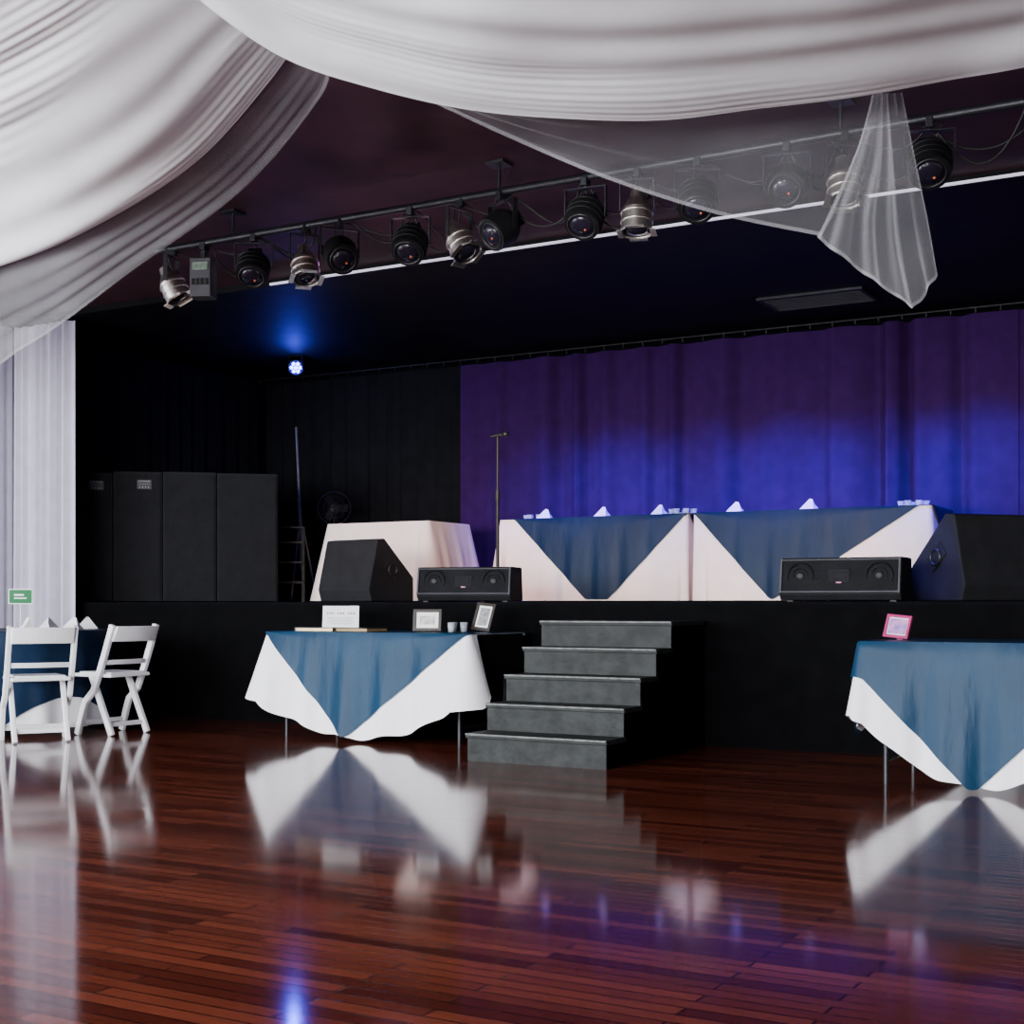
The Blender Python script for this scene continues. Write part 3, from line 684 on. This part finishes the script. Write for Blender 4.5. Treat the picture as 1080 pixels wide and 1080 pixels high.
rr=[
 [(-3.14,3.16,3.02),(-3.05,3.33,2.88),(-2.94,3.62,2.77),(-2.72,3.86,2.70),(-2.47,4.06,2.65),(-2.18,4.22,2.62),(-1.90,4.39,2.62),(-1.60,4.50,2.64),(-1.30,4.61,2.66),(-1.01,4.72,2.70),(-.75,4.75,2.71),(-.31,4.89,2.79),(.33,5.03,2.97)],
 [(-3.10,3.13,3.01),(-2.95,3.26,2.91),(-2.82,3.52,2.83),(-2.59,3.70,2.76),(-2.34,3.85,2.70),(-2.07,4.00,2.68),(-1.78,4.11,2.67),(-1.50,4.21,2.68),(-1.22,4.31,2.70),(-.95,4.41,2.73),(-.71,4.49,2.76),(-.29,4.56,2.81),(.31,4.67,2.96)],
 [(-3.05,3.09,3.00),(-2.86,3.20,2.94),(-2.67,3.37,2.86),(-2.44,3.50,2.79),(-2.18,3.59,2.73),(-1.93,3.73,2.71),(-1.66,3.83,2.70),(-1.39,3.93,2.71),(-1.13,4.02,2.72),(-.88,4.10,2.75),(-.66,4.17,2.78),(-.27,4.22,2.83),(.29,4.31,2.95)],
 [(-3.01,3.06,3.00),(-2.77,3.14,3.01),(-2.49,3.19,2.91),(-2.24,3.27,2.85),(-2.03,3.33,2.80),(-1.77,3.42,2.76),(-1.52,3.51,2.75),(-1.27,3.59,2.75),(-1.04,3.67,2.77),(-.80,3.74,2.79),(-.60,3.80,2.82),(-.25,3.89,2.87),(.26,3.95,2.97)],
 [(-2.96,3.03,3.02),(-2.61,3.00,3.07),(-2.28,2.96,3.01),(-1.99,2.95,2.95),(-1.75,2.92,2.87),(-1.54,2.98,2.84),(-1.32,3.05,2.83),(-1.10,3.11,2.83),(-.90,3.17,2.84),(-.69,3.23,2.86),(-.51,3.28,2.87),(-.21,3.33,2.89),(.22,3.35,2.95)],
]
loft('ceiling_drape',rr,M['drape'],'broad white voile swag hanging across the ceiling','drape',rip=folds(4.5,.006,12,.0008,26,pinch=.4),nv=280,nu=160)
s2=[ [(-2.92,4.38,2.92),(-2.49,4.51,2.81),(-2.08,4.63,2.77),(-1.68,4.74,2.76),(-1.24,4.88,2.77)],
     [(-2.92,4.43,2.90),(-2.57,4.58,2.71),(-2.23,4.71,2.54),(-1.87,4.86,2.40),(-1.53,5.00,2.31)]]
loft('sheer_drape',s2,M['sheer'],'transparent white sheer swag below the broad drape','drape',rip=folds(3,.010,16),nv=40,hem=['v1'])
s3=[ [(-1.33,4.94,2.78),(-1.37,4.92,2.61),(-1.43,4.88,2.44),(-1.50,4.84,2.27)],
     [(-1.29,4.91,2.77),(-1.30,4.90,2.53),(-1.33,4.88,2.33),(-1.33,4.88,2.12)],
     [(-1.25,4.87,2.75),(-1.23,4.88,2.51),(-1.21,4.90,2.24),(-1.17,4.92,1.99)],
     [(-1.22,4.94,2.77),(-1.18,4.97,2.55),(-1.14,4.99,2.33),(-1.11,5.01,2.12)]]
def tailrip(u,v):
    w=v*2*pi*4+.8*math.sin(u*3)
    return Vector((.004*math.cos(w*1.3),.014*u*(math.sin(w)+.4*math.sin(2.3*w+1+u*2)),0))
loft('sheer_tail',s3,M['sheer2'],'pointed sheer fabric tail hanging from the swag','drape',nv=96,nu=40,lin=True,rip=tailrip,hem=['u1','v0','v1'])
# ---------------------------------------------------------------- lights
def light(kind,name,loc,target,power,col,size=.5,sizey=None,spot=60,blend=.6):
    l=bpy.data.lights.new(name,kind); l.energy=power; l.color=col
    if kind=='AREA':
        l.size=size
        if sizey: l.shape='RECTANGLE'; l.size_y=sizey
    elif kind=='SPOT': l.spot_size=math.radians(spot); l.spot_blend=blend; l.shadow_soft_size=size
    else: l.shadow_soft_size=size
    o=bpy.data.objects.new(name,l); COL.objects.link(o); o.location=loc
    o.rotation_euler=(Vector(target)-Vector(loc)).to_track_quat('-Z','Y').to_euler()
    return o
light('AREA','window_daylight',(-4,YF+.25,1.9),(-4.5,6,.9),2650,(.95,.96,1),8,2.2)  # added area light; daylight from unseen windows assumed behind the camera
light('AREA','side_window_daylight',(XL+.25,1.5,1.8),(-3,6,1.0),1600,(.9,.94,1),7,2.2)  # added area light for daylight assumed to enter through the unseen left wall
# blue washers aimed at the purple curtain
for x,pw in((-6.3,340),(-5.6,800),(-4.75,620),(-3.9,950),(-3.1,600),(-2.3,950)):
    light('SPOT','blue_wash',(x+.1,10.2,3.25),(x,11.9,1.40),pw,(.055,.02,1),.06,spot=60,blend=1)
light('SPOT','blue_side_wash',(-4.1,8.9,3.3),(-2.05,9.45,1.25),900,(.12,.12,1),.06,spot=13)
light('POINT','blue_led_glow',(-8.62,10.75,3.2),(0,0,0),20,(.05,.07,1),.04)
light('SPOT','blue_led_beam',(-8.65,10.8,3.3),(-3,2,0),5,(.08,.1,1),.05,spot=50)
for x,tx_ in((-5.35,-5.6),(-3.09,-3.6),(-4.22,-7.3)):
    light('SPOT','warm_par_beam',(x,PY+.1,2.95),(tx_,10.9,1.20),600 if tx_>-7 else 430,(1,.58,.45),.08,spot=30,blend=.8)
light('SPOT','purple_ceiling_wash',(-5.5,8.0,2.3),(-4.6,6.9,3.5),14,(.8,.3,.6),.3,spot=130,blend=1)
w=bpy.data.worlds.new('world'); S.world=w; w.use_nodes=True
w.node_tree.nodes['Background'].inputs[0].default_value=(.5,.55,.7,1); w.node_tree.nodes['Background'].inputs[1].default_value=.25
# ---------------------------------------------------------------- camera
cd=bpy.data.cameras.new('camera'); co=bpy.data.objects.new('camera',cd); COL.objects.link(co)
cd.sensor_width=36; cd.lens=36*1450/1080; cd.shift_y=97/1080
co.location=(0,0,.95); co.rotation_euler=(pi/2,0,math.radians(29.7)); cd.clip_end=100
S.camera=co
